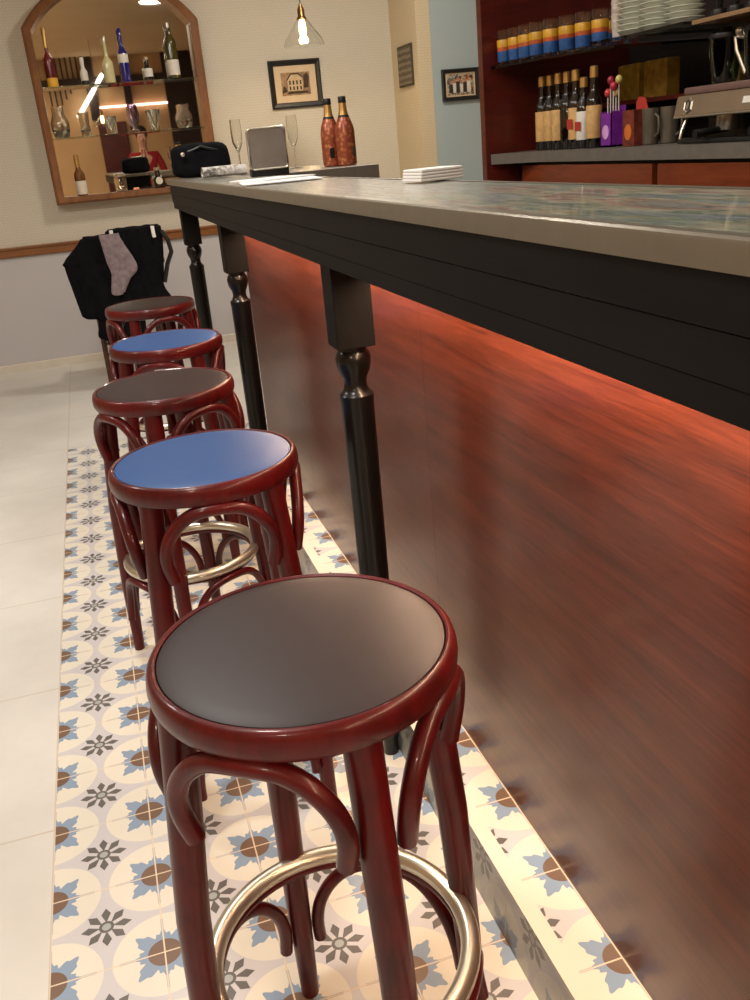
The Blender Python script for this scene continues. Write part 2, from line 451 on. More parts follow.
stools = [((.460, -.378), 9, 'nearest dark brown topped bentwood bar stool, largest and in front of all the others', 0),
          ((.441, .405), 43, 'blue topped bentwood bar stool directly behind the nearest brown one', 1),
          ((.421, 1.09), -16, 'dark brown topped bar stool between the two blue ones', 0),
          ((.483, 1.735), 30, 'smaller blue topped bar stool, second from the far end of the row', 1),
          ((.494, 2.62), -29, 'farthest dark brown topped bar stool, beside the coat covered chair', 0)]
st0 = make_stool()
for i, ((x, y), dg, lab, blue) in enumerate(stools):
    if i == 0:
        r = st0; r.location = (x, y, 0); r.rotation_euler.z = math.radians(dg); r['label'] = lab
    else:
        r = dup(st0, (x, y, 0), math.radians(dg), lab)
    for ch in r.children:
        if ch.name.startswith('seat_pad'):
            if blue:
                ch.data = ch.data.copy(); ch.data.materials[0] = M_vinU; ch['label'] = 'blue vinyl seat pad'
            else: ch['label'] = 'dark brown vinyl seat pad'
        if ch.name.startswith('foot_ring'): ch['label'] = 'shiny metal foot ring'

# ================================================================== BAR TOP OBJECTS
# black bag
t = thing('black_bag', (.85, 3.1, T0+.002), 'black zipped soft case at the far left end of the bar', 'bag')
def rbox_bag(w, d, h):
    bm = bmesh.new(); bmesh.ops.create_cube(bm, size=1)
    bmesh.ops.subdivide_edges(bm, edges=bm.edges[:], cuts=7, use_grid_fill=True)
    for v in bm.verts:
        x, y, z = v.co*2
        L = max(abs(x), abs(y), abs(z)); p = 5
        n = (abs(x)**p+abs(y)**p+abs(z)**p)**(1/p)
        k = L/n
        q = Vector((x*k*w/2, y*k*d/2, (z*k+1)*h/2))
        q.x *= 1-.05*(z+1)/2; q.y *= 1-.25*(z+1)/2
        nn = noise.noise(q*14)
        q += Vector((nn*.006, nn*.005, nn*.004 if z > -.9 else 0))
        v.co = q
    return bm
MB().bm(rbox_bag(.268, .16, .143)).build('bag_body', M_cloth, t)
hp = [(-.08+.16*i/12, -.055-.012*math.sin(PI*i/12), .128-.02*abs(math.cos(PI*i/12))) for i in range(13)]
MB().tube(hp, .006, 8).build('handle', M_blk, t)
MB().lathe([(.0, 0), (.009, 0), (.009, .006), (.0, .008)], (-.085, -.086, .10), 12, T=Matrix.Rotation(PI/2, 4, 'X')).build('stud', M_chrome, t)
# newspaper roll
def newsprint():
    m, nt, b = new_mat('newsprint')
    v = coord(nt, 'Object', (1, 1, 1))
    n = noise_tex(nt, v, 55, 3, .7); n2 = noise_tex(nt, v, 16, 2)
    c = ramp(nt, n*.6+n2*.4, [(.42, srgb(96, 90, 86)), (.5, srgb(186, 180, 174)), (.62, srgb(214, 209, 203))])
    nt.links.new(c, b.inputs['Base Color']); b.inputs['Roughness'].default_value = .8
    return m
M_news = newsprint()
mb = MB()
pts = []
for k in range(46):
    a = k*.36; r = .010+.0125*k/45
    pts.append((r*math.cos(a)*1.1, r*math.sin(a)))
vs, fs = [], []
for xi in range(9):
    x = -.088+.176*xi/8
    for (u, w) in pts:
        j = noise.noise(Vector((x*20, u*60, w*60)))*.0025
        vs.append((x, u+j, w+.0235+j))
n = len(pts)
for xi in range(8):
    for k in range(n-1): fs.append((xi*n+k, xi*n+k+1, (xi+1)*n+k+1, (xi+1)*n+k))
mb._add(vs, fs)
o = mb.build('rolled_newspaper', M_news); o.location = (.862, 2.5, T0+.001); o.rotation_euler.z = .12
tag(o, 'rolled grey newspaper lying on the bar in front of the black case', 'newspaper')
# napkin dispenser
t = thing('napkin_dispenser', (.95, 2.02, T0+.002), 'upright stainless napkin dispenser with black foot standing on the bar', 'napkin dispenser', rz=-.06)
MB().box(-.066, .066, -.03, .03, 0, .026, bev=.003).build('foot', M_blk, t)
def rr(w, h, r, n=6, z0=0):
    P = []
    for cx, cz, a0 in ((w/2-r, z0+h-r, 0), (-w/2+r, z0+h-r, PI/2), (-w/2+r, z0+r, PI), (w/2-r, z0+r, 1.5*PI)):
        for i in range(n+1):
            a = a0+PI/2*i/n; P.append((cx+r*math.cos(a), cz+r*math.sin(a)))
    return P
M_plate = plain('polished_steel_plate', srgb(158, 154, 146), .22, .5, var=.08, scale=22)
MB().prism(rr(.128, .132, .012, z0=.024), 'y', -.034, -.026).build('face_plate', M_plate, t)
MB().prism(rr(.128, .132, .012, z0=.024), 'y', .026, .034).build('back_plate', M_plate, t)
rim_ = [(x, -.034, z) for x, z in rr(.128, .132, .012, z0=.024)]
MB().tube(rim_, .0035, 8, True).build('rim', M_chrome, t)
MB().box(-.060, .060, -.024, .024, .028, .145).build('napkins', M_paper, t, smooth=False)
# papers
o = MB().box(-.105, .105, -.15, .15, 0, .003, bev=.0008).build('paper_menu', M_paper); o.location = (.835, 1.30, T0+.0022); o.rotation_euler.z = -.12
tag(o, 'white paper sheets lying flat on the bar before the napkin dispenser', 'paper')
o = MB().box(-.085, .085, -.10, .10, 0, .004, bev=.001).build('paper_pad', M_paper); o.location = (.84, 1.42, T0+.0056); o.rotation_euler.z = .35
tag(o, 'small white pad resting askew on top of the flat paper sheets', 'paper')
# folded napkins at the rear edge
t = thing('napkin_stack', (.945, .385, T0+.003), 'low stack of white paper napkins at the back edge of the bar', 'napkins', rz=.12)
for k in range(4):
    MB().box(-.045+.001*k, .045-.002*(k % 2), -.04, .04, k*.0055, k*.0055+.005, bev=.002).build('napkin', M_paper, t)
# champagne bottles on the return
def bottle_prof(s, pr): return [(r*s, z*s) for r, z in pr]
M_copper = None
def floral():
    m, nt, b = new_mat('pink_gold_bottle_sleeve')
    v = coord(nt)
    vo = nt.nodes.new('ShaderNodeTexVoronoi'); vo.inputs['Scale'].default_value = 55; nt.links.new(v, vo.inputs['Vector'])
    d = E(nt, vo.outputs['Distance'])
    c = ramp(nt, d, [(.15, srgb(190, 136, 88)), (.35, srgb(160, 92, 58)), (.6, srgb(122, 60, 40))])
    n = noise_tex(nt, v, 12, 2)
    c = mix(nt, n*.5, c, srgb(176, 88, 60))
    nt.links.new(c, b.inputs['Base Color']); b.inputs['Roughness'].default_value = .3; b.inputs['Metallic'].default_value = .25
    return m
M_flor = floral()
t = thing('champagne_bottle', (0, 0, 0), 'pink and gold patterned champagne bottle, left of the pair on the steel counter', 'bottle', 'champagne bottles on the steel return')
MB().lathe([(.030, 0), (.041, .003), (.042, .02), (.042, .135), (.038, .16), (.028, .187), (.021, .203), (.0175, .21)], seg=28).build('body', M_flor, t)
MB().lathe([(.0185, .208), (.0225, .200), (.0185, .216), (.0165, .245), (.0155, .258), (.0162, .259)], seg=24).build('neck_foil', M_gold, t)
MB().lathe([(.0162, .250), (.0172, .252), (.0172, .272), (.015, .276), (.0, .277)], seg=24).build('cap', M_blk, t)
MB().box(-.018, .002, -.0432, -.036, .035, .075).build('label', M_blk, t, smooth=False)
MB().lathe([(.0275, .1875), (.0215, .2035), (.0195, .2075), (.0185, .2065), (.0205, .2005), (.0265, .1865)], seg=24, capb=False, capt=False).build('collar', M_dark, t)
c1, c2 = at_y(333, 165, 2.55), at_y(347, 163.5, 2.48)
t.location = (c1.x, 2.55, 1.2436); t.scale = (.93, .93, .93)
dup(t, (c2.x, 2.47, 1.2436), .9, 'pink and gold patterned champagne bottle, right of the pair on the steel counter')
# flutes
t = thing('champagne_flute', (0, 0, 0), 'clear champagne flute just left of the napkin dispenser', 'glass', 'champagne flutes on the bar')
MB().lathe([(.030, 0), (.030, .002), (.006, .006), (.0035, .02), (.0035, .085), (.010, .098), (.021, .125), (.024, .16), (.0215, .215), (.0207, .215), (.0228, .16), (.0198, .126), (.008, .100), (.0, .097)], seg=20, capt=False).build('bowl', M_glass, t)
f1 = at_y(241, 170, 2.75); f2 = at_y(298, 168, 2.75)
t.location = (f1.x, 2.75, 1.2436)
dup(t, (f2.x, 2.78, 1.2436), 0, 'clear champagne flute between the napkin dispenser and the champagne bottles')

# ================================================================== ARCHED MIRROR
mx0, mx1, mz0, mzs = .135, 1.268, 1.108, 2.195
def arch_out(x0, x1, z0, zs, alpha, n=24):
    h = (x1-x0)/2; c = (x0+x1)/2; Rr = h/math.sin(alpha); cz = zs-Rr*math.cos(alpha)
    P = [(x0, z0), (x0, zs)]
    for i in range(1, n): a = -alpha+2*alpha*i/n; P.append((c+Rr*math.sin(a), cz+Rr*math.cos(a)))
    return P+[(x1, zs), (x1, z0)]
AL = math.radians(54)
mir = thing('arched_mirror', (.70, YW-.005, 1.108), 'arched wall mirror in a deep honey brown wood frame with two glass shelves', 'mirror')
out = arch_out(mx0, mx1, mz0, mzs, AL); inn = arch_out(mx0+.055, mx1-.055, mz0+.047, mzs-.018, AL)
mid = arch_out(mx0+.018, mx1-.018, mz0+.014, mzs-.006, AL)
yb, yf = YW-.002, YW-.125
n = len(out)
vs = [(x, yb, z) for x, z in out]+[(x, yf+.02, z) for x, z in out]+[(x, yf, z) for x, z in mid]+[(x, yf+.006, z) for x, z in inn]+[(x, yb, z) for x, z in inn]
fs = []
for L in range(4):
    for i in range(n):
        j = (i+1) % n
        fs.append((L*n+i, L*n+j, (L+1)*n+j, (L+1)*n+i))
MB()._add(vs, fs).build('frame', M_frame, mir, world=True, ang=25)
MB()._add([(x, yb-.004, z) for x, z in inn], [tuple(range(n))]).build('mirror_glass', M_mirror, mir, world=True, smooth=False)
for z in (1.843, 1.530):
    MB().box(mx0+.056, mx1-.056, YW-.115, YW-.008, z-.010, z, bev=.001).build('glass_shelf', M_gshelf, mir, world=True)

M_burg = plain('burgundy_glass', srgb(96, 18, 22), .1, var=.1, coat=.6)
M_yel = plain('yellow_label', srgb(222, 168, 42), .5)
M_clearY = plain('pale_liqueur', srgb(206, 200, 150), .12, var=.08, coat=.5)
M_blueg = plain('cobalt_glass', srgb(26, 26, 120), .1, coat=.7)
M_olive = plain('olive_bottle_glass', srgb(64, 60, 22), .1, coat=.6)
M_dkg = plain('dark_bottle_glass', srgb(16, 12, 10), .08, coat=.8)
M_label = plain('white_label', srgb(222, 218, 208), .6)
M_tanl = plain('tan_label', srgb(206, 164, 104), .6, var=.15, scale=60)
M_cream = plain('cream_ceramic', srgb(214, 206, 190), .4)
M_brown = plain('brown_glass', srgb(104, 64, 28), .15, coat=.5)
M_redlab = plain('red_print', srgb(176, 52, 40), .6)
def mk_bottle(name, loc, label, cat, H, R, neck, sh, body, cap, lab=None, labz=(.25, .55), capz=.86, group=None, foot=None):
    t = thing(name, loc, label, cat, group)
    zs = sh*H
    prof = [(R*.9, 0), (R, .004), (R, zs), (R*.93, zs+H*.05), (R*.6, zs+H*.12), (neck*1.15, zs+H*.17), (neck, zs+H*.22), (neck*.95, H*.93), (neck*1.12, H*.94), (neck*1.12, H*.97), (0, H*.972)]
    MB().lathe(prof, seg=20).build('body', body, t)
    MB().lathe([(neck*1.06, H*capz), (neck*1.2, H*capz), (neck*1.2, H*.985), (neck*.9, H), (0, H)], seg=18).build('cap', cap, t)
    if lab:
        MB().lathe([(R+.0006, labz[0]*H), (R+.0009, labz[0]*H+.001), (R+.0009, labz[1]*H), (R+.0006, labz[1]*H+.001)], seg=20, capb=False, capt=False).build('label', lab, t)
    if foot:
        MB().lathe([(R+.0006, .001), (R+.001, .003), (R+.001, H*.15), (R+.0004, H*.155)], seg=20, capb=False, capt=False).build('foot_band', foot, t)
    return t
ym = YW-.062
G1 = None
mk_bottle('liqueur_bottle', (.265, ym, 1.8435), 'slim burgundy bottle with gold neck and yellow base, left end of the upper mirror shelf', 'bottle', .355, .034, .010, .42, M_burg, M_gold, None, capz=.66, foot=M_yel)
t = mk_bottle('ceramic_bottle', (.473, ym, 1.8435), 'short white ceramic bottle with black base on the upper mirror shelf', 'bottle', .168, .024, .011, .45, M_white, M_white, None, capz=.8, foot=M_blk)
mk_bottle('spirit_bottle', (.636, ym, 1.8435), 'clear pale bottle with round stopper left of the blue bottle on the upper shelf', 'bottle', .285, .036, .011, .40, M_clearY, M_chrome, None, capz=.88)
mk_bottle('blue_bottle', (.743, ym, 1.8435), 'tall cobalt blue bottle with white label on the upper mirror shelf', 'bottle', .325, .032, .011, .50, M_blueg, M_blueg, M_label, (.36, .52), .8)
mk_bottle('miniature_bottle', (.892, ym, 1.8435), 'small dark round bottle with white label on the upper mirror shelf', 'bottle', .145, .030, .011, .5, M_dkg, M_chrome, M_label, (.15, .5), .88)
mk_bottle('olive_bottle', (1.066, ym, 1.8435), 'tall olive green bottle with white label at the right end of the upper shelf', 'bottle', .345, .040, .016, .62, M_olive, M_chrome, M_label, (.06, .33), .9)
M_lav = glass('lavender_glass', (.75, .72, .9))
M_smoke = glass('etched_glass', (.9, .88, .82), .12)
def mk_glass(name, loc, label, prof, mat, group='cut glasses on the mirror shelf', thick=.003):
    inner = [(max(r-thick, .001), z) for r, z in reversed(prof[1:])]
    inner[-1] = (.0005, prof[1][1]+.006)
    t = MB().lathe(prof+inner, seg=20, capt=False).build(name, mat)
    t.location = loc
    return tag(t, label, 'glass', group)
z2 = 1.5305
mk_glass('carafe', (.258, ym, z2), 'large round clear carafe at the left end of the lower mirror shelf', [(.02, 0), (.046, .002), (.058, .05), (.060, .09), (.045, .13), (.036, .15), (.040, .195)], M_smoke)
mk_glass('tumbler', (.418, ym, z2), 'clear cut tumbler right of the carafe on the lower mirror shelf', [(.02, 0), (.030, .002), (.033, .04), (.028, .075), (.036, .15)], M_smoke)
mk_glass('tumbler', (.590, ym, z2), 'small clear tumbler in the middle of the lower mirror shelf', [(.02, 0), (.034, .002), (.038, .11)], M_smoke)
mk_glass('goblet', (.745, ym, z2), 'lavender tinted goblet on a short stem on the lower mirror shelf', [(.03, 0), (.030, .003), (.010, .02), (.010, .035), (.034, .06), (.040, .11), (.030, .172)], M_lav)
mk_glass('tumbler', (.880, ym, z2), 'squat tumbler holding pale liquid on the lower mirror shelf', [(.02, 0), (.040, .002), (.046, .13)], M_smoke)
mk_glass('decanter', (1.09, ym, z2), 'etched glass decanter at the right end of the lower mirror shelf', [(.02, 0), (.042, .002), (.052, .05), (.052, .08), (.036, .11), (.040, .15)], M_smoke)
zl = 1.1555
mk_bottle('tan_bottle', (.318, ym, zl), 'brown bottle with cream lower label on the bottom ledge of the mirror', 'bottle', .262, .036, .014, .5, M_brown, M_gold, M_cream, (.03, .36), .7)
t = thing('storage_jar', (.585, ym, zl), 'clear glass jar with a shiny lid on the bottom ledge of the mirror', 'jar')
MB().lathe([(.02, 0), (.038, .002), (.040, .01), (.040, .085), (.032, .098), (.030, .098), (.037, .084), (.037, .010), (.0005, .008)], seg=24, capt=False).build('jar_glass', M_glass, t)
MB().lathe([(.036, .098), (.038, .099), (.038, .113), (.034, .118), (.0, .119)], seg=24).build('lid', M_chrome, t)
t = mk_bottle('round_bottle', (.845, ym, zl), 'round black bottle with circular cream label on the mirror ledge beside the bar end', 'bottle', .135, .042, .014, .45, M_dkg, M_chrome, None, capz=.86)
MB().lathe([(0, 0), (.024, 0), (.024, .002), (0, .003)], (0, -.0405, .048), 22, T=Matrix.Rotation(PI/2, 4, 'X')).build('round_label', M_cream, t)

# ================================================================== PICTURES AND PENDANT
def picture(name, label, x0, x1, z0, z1, y, fw, mat_, art, matted):
    t = thing(name, ((x0+x1)/2, y, (z0+z1)/2), label, 'picture')
    w, h = (x1-x0)/2, (z1-z0)/2
    vs, fs = [], []
    loops = [(0, -.0), (0, -.018), (fw*.25, -.024), (fw*.85, -.019), (fw, -.012)]
    for d, yy in loops:
        vs += [(-w+d, yy, -h+d), (w-d, yy, -h+d), (w-d, yy, h-d), (-w+d, yy, h-d)]
    for L in range(len(loops)-1):
        for i in range(4): fs.append((L*4+i, L*4+(i+1) % 4, L*4+4+(i+1) % 4, L*4+4+i))
    MB()._add(vs, fs).build('frame', M_blk, t, smooth=False)
    MB()._add([(-w+fw, -.008, -h+fw), (w-fw, -.008, -h+fw), (w-fw, -.008, h-fw), (-w+fw, -.008, h-fw)], [(0, 1, 2, 3)]).build('mount', mat_, t, smooth=False)
    return t, w, h
M_ivory = plain('ivory_mount', srgb(206, 184, 150), .8, var=.03)
M_sepia = plain('sepia_print', srgb(150, 122, 88), .8, var=.45, scale=26)
M_ink = plain('ink_print', srgb(58, 42, 30), .8, var=.3, scale=40)
M_light = plain('pale_print', srgb(196, 172, 134), .8, var=.1, scale=30)
t, w, h = picture('framed_print', 'sepia print of an old house in a wide black frame on the back wall', 1.727, 2.103, 1.602, 1.915, YW-.002, .036, M_ivory, None, True)
a = MB()
def poly(mb, P, y, mi): mb._add([(x, y, z) for x, z in P], [tuple(range(len(P)))], mi)
poly(a, [(-.105, -.075), (.105, -.075), (.105, .075), (-.105, .075)], -.0085, 0)
poly(a, [(-.06, -.045), (.05, -.045), (.05, .045), (.02, .068), (-.03, .068), (-.06, .03)], -.0088, 2)
poly(a, [(-.066, .028), (-.034, .070), (.024, .070), (.056, .044), (.05, .038), (.02, .060), (-.03, .060), (-.06, .022)], -.009, 1)
for x in (-.048, -.022, .004, .03):
    poly(a, [(x, -.005), (x+.012, -.005), (x+.012, .022), (x, .022)], -.009, 1)
    poly(a, [(x, -.040), (x+.012, -.040), (x+.012, -.016), (x, -.016)], -.009, 1)
poly(a, [(-.105, -.06), (-.09, -.01), (-.075, -.02), (-.062, -.05)], -.009, 1)
poly(a, [(.055, -.03), (.06, .05), (.085, .07), (.1, .04), (.09, -.03)], -.009, 1)
poly(a, [(-.08, -.065), (.1, -.065), (.08, -.05), (-.05, -.048)], -.0091, 1)
a.build('print', [M_sepia, M_ink, M_light], t, smooth=False)
M_photo = None
def photo_mat():
    m, nt, b = new_mat('group_photo')
    n = noise_tex(nt, coord(nt), 30, 3, .6)
    c = ramp(nt, n, [(.36, srgb(48, 42, 34)), (.44, srgb(150, 100, 66)), (.5, srgb(190, 180, 160)), (.56, srgb(96, 104, 84)), (.64, srgb(70, 70, 100))])
    nt.links.new(c, b.inputs['Base Color']); b.inputs['Roughness'].default_value = .4
    return m
t, w, h = picture('framed_photo', 'small colour group photo in a black frame on the blue grey wall', 2.815, 3.088, 1.540, 1.742, 5.115, .026, M_ivory, None, False)
a = MB(); M_photo = photo_mat()
poly(a, [(-.098, -.066), (.098, -.066), (.098, .066), (-.098, .066)], -.0085, 0)
skin_p = plain('print_skin', srgb(176, 120, 84), .6); wht_p = plain('print_white', srgb(204, 198, 184), .6); drk_p = plain('print_dark', srgb(52, 44, 40), .6)
for i, x in enumerate((-.07, -.045, -.018, .008, .034, .062)):
    zz = .018+.008*((i*7) % 3)
    poly(a, [(x+.010*math.cos(k*PI/4), zz+.012*math.sin(k*PI/4)) for k in range(8)], -.0089, 1)
    poly(a, [(x-.016, -.05), (x+.016, -.05), (x+.013, zz-.014), (x-.013, zz-.014)], -.0088, 2 if i % 2 else 3)
a.build('photograph', [M_photo, skin_p, wht_p, drk_p], t, smooth=False)
def chalk():
    m, nt, b = new_mat('faded_sign')
    (X, Y, Z), pos = world_xyz(nt)
    n = noise_tex(nt, pos, 60, 3); s = ((Z*150).f('SINE')*.5+.5)
    c = ramp(nt, (n*.7+s*.3), [(.42, srgb(84, 74, 54)), (.62, srgb(132, 118, 92))])
    nt.links.new(c, b.inputs['Base Color']); b.inputs['Roughness'].default_value = .7
    return m
t = thing('wall_sign', (2.653, 5.36, 1.80), 'small dark rectangular sign on the beige side wall', 'sign')
MB().box(2.642, 2.654, 5.212, 5.508, 1.668, 1.932, bev=.002).build('board', plain('sign_edge', srgb(66, 56, 38), .7), t, world=True)
MB().box(2.6405, 2.6425, 5.225, 5.495, 1.682, 1.918).build('sign_face', chalk(), t, world=True, smooth=False)

M_brass = plain('aged_brass', srgb(120, 92, 56), .35, .9)
M_bulb = plain('glowing_bulb', (1, .75, .4), .5, emis=26, ecol=(1, .62, .26))
def pendant(loc, label):
    t = thing('pendant_lamp', loc, label, 'lamp', 'pendant lamps with clear glass shades')
    MB().tube([(0, 0, .13), (0, 0, 3.09-loc[2])], .0032, 8).build('cord', M_blk, t)
    MB().lathe([(0.010, .135), (.012, .125), (.018, .115), (.022, .105), (.022, .07), (.028, .062), (.032, .055), (.032, .048), (.0, .047)][::-1], seg=20).build('socket', M_brass, t)
    MB().lathe([(.0, -.052), (.010, -.049), (.019, -.036), (.0215, -.015), (.0215, .02), (.017, .038), (.013, .048)], seg=20).build('bulb', M_bulb, t)
    MB().lathe([(.031, .052), (.045, .035), (.075, -.005), (.118, -.062), (.130, -.098), (.1285, -.0985), (.1165, -.063), (.0735, -.0065), (.0435, .033), (.030, .050)], seg=32, capb=False, capt=False).build('lamp_shade', M_glass, t)
    return t
lp = pendant((1.822, 4.9, 2.022), 'clear conical glass pendant lamp with glowing bulb hanging before the framed print')
lp2 = dup(lp, (.80, -2.3, 1.98), 0, 'pendant lamp with glowing bulb seen only as a reflection in the arched mirror')

# ================================================================== CHAIR, COAT, BACKPACK
M_chw = wood('brown_chair_wood', srgb(52, 26, 16), srgb(86, 46, 28), .4, (5, 5, 20))
ch = thing('cafe_chair', (.455, 4.95, 0), 'dark wooden chair against the back wall, buried under coats', 'chair')
def bar_(p, q, r): return MB().tube([p, q], r, 10)
for sx in (-1, 1):
    MB().tube([(sx*.19, -.20, 0), (sx*.185, -.185, .44), (sx*.19, -.215, .62), (sx*.20, -.245, .90)], [.014, .018, .017, .014], 10).build('leg', M_chw, ch)
    MB().tube([(sx*.19, .20, 0), (sx*.18, .185, .43)], [.013, .018], 10).build('leg', M_chw, ch)
MB().box(-.21, .21, -.20, .21, .43, .46, bev=.008).build('seat', M_chw, ch)
MB().prism([(-.20, .80), (.20, .80), (.215, .86), (.17, .915), (-.17, .915), (-.215, .86)], 'y', -.255, -.232).build('backrest', M_chw, ch)
for z in (.2, .27): MB().tube([(-.185, -.19, z), (.185, -.19, z)], .009, 8).build('stretcher', M_chw, ch)
MB().tube([(.18, -.215, .762), (.275, -.205, .748)], [.014, .018], 10).build('arm_stub', M_dado, ch)

def drape(rows, y0, thick, fold, nx=22, sub=5, seed=0):
    """rows: (z, xl, xr) from top to bottom -> closed cloth body with vertical folds"""
    Z = []
    for q_ in range(len(rows)-1):
        p0, p1, p2, p3 = rows[max(q_-1, 0)], rows[q_], rows[q_+1], rows[min(q_+2, len(rows)-1)]
        for k in range(sub):
            u = k/sub; w_ = u*u*(3-2*u)
            cr = lambda i: .5*(2*p1[i]+(p2[i]-p0[i])*u+(2*p0[i]-5*p1[i]+4*p2[i]-p3[i])*u*u+(3*p1[i]-p0[i]-3*p2[i]+p3[i])*u**3)
            Z.append((p1[0]+(p2[0]-p1[0])*u, cr(1), cr(2)))
    Z.append(rows[-1])
    vs, fs = [], []
    R = len(Z)
    for side in (0, 1):
        for ri, (z, xl, xr) in enumerate(Z):
            for i in range(nx+1):
                s = i/nx; x = xl+(xr-xl)*s
                e = math.sin(PI*min(1, max(0, s)))**.5
                et = min(1, ri/4, ) if ri < 4 else 1
                f_ = noise.noise(Vector((x*16+seed, z*3, side*3.1)))*fold+noise.noise(Vector((x*40+seed, z*9, 2)))*fold*.3
                y = y0+(-1 if side == 0 else .6)*(thick*e*(.45+.55*et)+f_*e)
                vs.append((x, y, z+noise.noise(Vector((x*22, z*8, seed)))*.006))
    N = (nx+1)*R
    for ri in range(R-1):
        for i in range(nx):
            a = ri*(nx+1)+i
            fs.append((a, a+1, a+nx+2, a+nx+1)); fs.append((N+a, N+a+nx+1, N+a+nx+2, N+a+1))
    for i in range(nx):
        fs.append((i, N+i, N+i+1, i+1)); b0 = (R-1)*(nx+1)+i; fs.append((b0, b0+1, N+b0+1, N+b0))
    for ri in range(R-1):
        for e_ in (0, nx):
            a = ri*(nx+1)+e_; fs.append((a, a+nx+1, N+a+nx+1, N+a))
    return MB()._add(vs, fs)
coat = thing('black_coat', (.38, 4.66, .30), 'black coat with a grey lining draped over the left of the chair back', 'coat')
drape([(.945, .265, .52), (.93, .25, .56), (.805, .129, .585), (.78, .128, .59), (.62, .150, .60), (.475, .172, .58), (.455, .20, .56), (.44, .262, .55), (.335, .245, .54), (.298, .296, .52), (.20, .30, .49)], 4.645, .045, .03, seed=3).build('coat_body', M_cloth, coat, world=True)
M_lining = plain('grey_lining', srgb(126, 112, 116), .85, var=.25, scale=40, bmp=.3)
drape([(.948, .36, .478), (.90, .365, .492), (.78, .378, .545), (.72, .392, .548), (.68, .386, .50), (.60, .372, .455), (.585, .39, .44)], 4.585, .013, .012, nx=14, seed=9).build('lining', M_lining, coat, world=True)
bp = thing('backpack', (.60, 4.68, .5), 'black backpack with white strap tabs hanging at the right of the chair back', 'backpack')
drape([(.972, .42, .72), (.955, .40, .738), (.86, .40, .735), (.70, .42, .715), (.60, .44, .70), (.50, .45, .745), (.46, .47, .74)], 4.665, .055, .018, seed=21).build('bag_body', M_cloth, bp, world=True)
for x in (.425, .672):
    drape([(.968, x, x+.022), (.93, x, x+.022), (.90, x+.002, x+.024)], 4.612, .008, .002, nx=5, sub=3, seed=2).build('strap_tab', M_paper, bp, world=True)
MB().tube([(.735, 4.65, .93), (.765, 4.64, .87), (.775, 4.64, .80), (.74, 4.65, .73), (.705, 4.655, .62)], .014, 8).build('strap', M_blk, bp, world=True)

# ================================================================== BACK BAR
XS, ZS = 2.07, 1.23
cabt = thing('back_bar_cabinet', (2.35, 1.0, 0), 'dark red wood back bar cabinet with drawers behind the bartender side', 'cabinet')
MB().box(1.952, 2.70, 2.43, 2.475, 0, 2.75, bev=.002).build('end_panel', M_cab, cabt, world=True)
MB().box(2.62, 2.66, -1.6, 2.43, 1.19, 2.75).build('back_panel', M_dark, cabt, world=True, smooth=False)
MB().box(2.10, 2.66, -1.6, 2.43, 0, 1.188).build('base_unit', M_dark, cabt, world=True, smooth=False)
for (a, b_) in ((1.405, 2.36), (.42, 1.375), (-.6, .39)):
    dw = MB().box(2.080, 2.10, a, b_, 1.02, 1.178, bev=.002).build('drawer', M_drawer, cabt, world=True)
    dw2 = MB().box(2.080, 2.10, a, b_, .60, 1.01, bev=.002).build('door', M_drawer, cabt, world=True)
cw = MB().prism([(XS, -1.6), (XS, 2.2), (1.972, 2.428), (2.62, 2.428), (2.62, -1.6)], 'z', 1.19, ZS).build('back_counter', M_slab)
tag(cw, 'grey stone worktop running along the back bar over the drawers', 'worktop')
# glass shelf with printed glasses
sh1 = MB().prism([(1.985, 2.425), (2.00, 2.36), (2.045, 2.13), (2.175, 1.80), (2.62, 1.80), (2.62, 2.425)], 'z', 1.553, 1.562).build('glass_shelf', M_gshelf, smooth=False)
tag(sh1, 'clear shelf under the row of yellow and blue printed glasses', 'shelf')
M_pblue = plain('printed_blue', srgb(44, 84, 140), .3, var=.25, scale=60)
M_pyel = plain('printed_yellow', srgb(196, 148, 40), .3, var=.2, scale=50)
M_pred = plain('printed_orange', srgb(176, 84, 44), .3, var=.3, scale=60)
def tumbler():
    t = thing('printed_glass', (0, 0, 0), '', 'glass', 'printed glasses on the back bar shelf')
    MB().lathe([(.02, 0), (.026, .001), (.0275, .006), (.031, .125), (.0297, .125), (.0262, .010), (.0005, .008)], seg=20, capt=False).build('glass_body', M_glass, t)
    p = MB().lathe([(.0278, .012), (.0282, .013), (.0297, .050)], seg=20, capb=False, capt=False, mi=0)
    p.lathe([(.0297, .050), (.0300, .064)], seg=20, capb=False, capt=False, mi=1)
    p.lathe([(.0300, .064), (.0305, .090), (.0303, .0905)], seg=20, capb=False, capt=False, mi=2)
    p.build('printed_band', [M_pblue, M_pred, M_pyel], t)
    return t
tm = tumbler()
zt = 1.5625
ranks = ['first', 'second', 'third', 'fourth', 'fifth', 'sixth', 'seventh', 'eighth', 'ninth', 'tenth', 'eleventh', 'twelfth']
front = [(2.03, 2.385), (2.045, 2.315), (2.055, 2.245), (2.067, 2.175), (2.090, 2.105), (2.118, 2.035), (2.146, 1.965), (2.174, 1.895)]
backr = [(2.115, 2.34), (2.14, 2.24), (2.175, 2.14), (2.215, 2.05), (2.25, 1.96), (2.285, 1.87)]
i = 0
for (x, y) in front:
    lab = ranks[i].capitalize()+' yellow and blue printed glass from left, front row of shelf'
    if i == 0: tm.location = (x, y, zt); tm['label'] = lab
    else: dup(tm, (x, y, zt), random.random()*6, lab)
    i += 1
for k, (x, y) in enumerate(backr):
    dup(tm, (x, y, zt), random.random()*6, ranks[k].capitalize()+' yellow and blue printed glass from left, rear row of shelf')
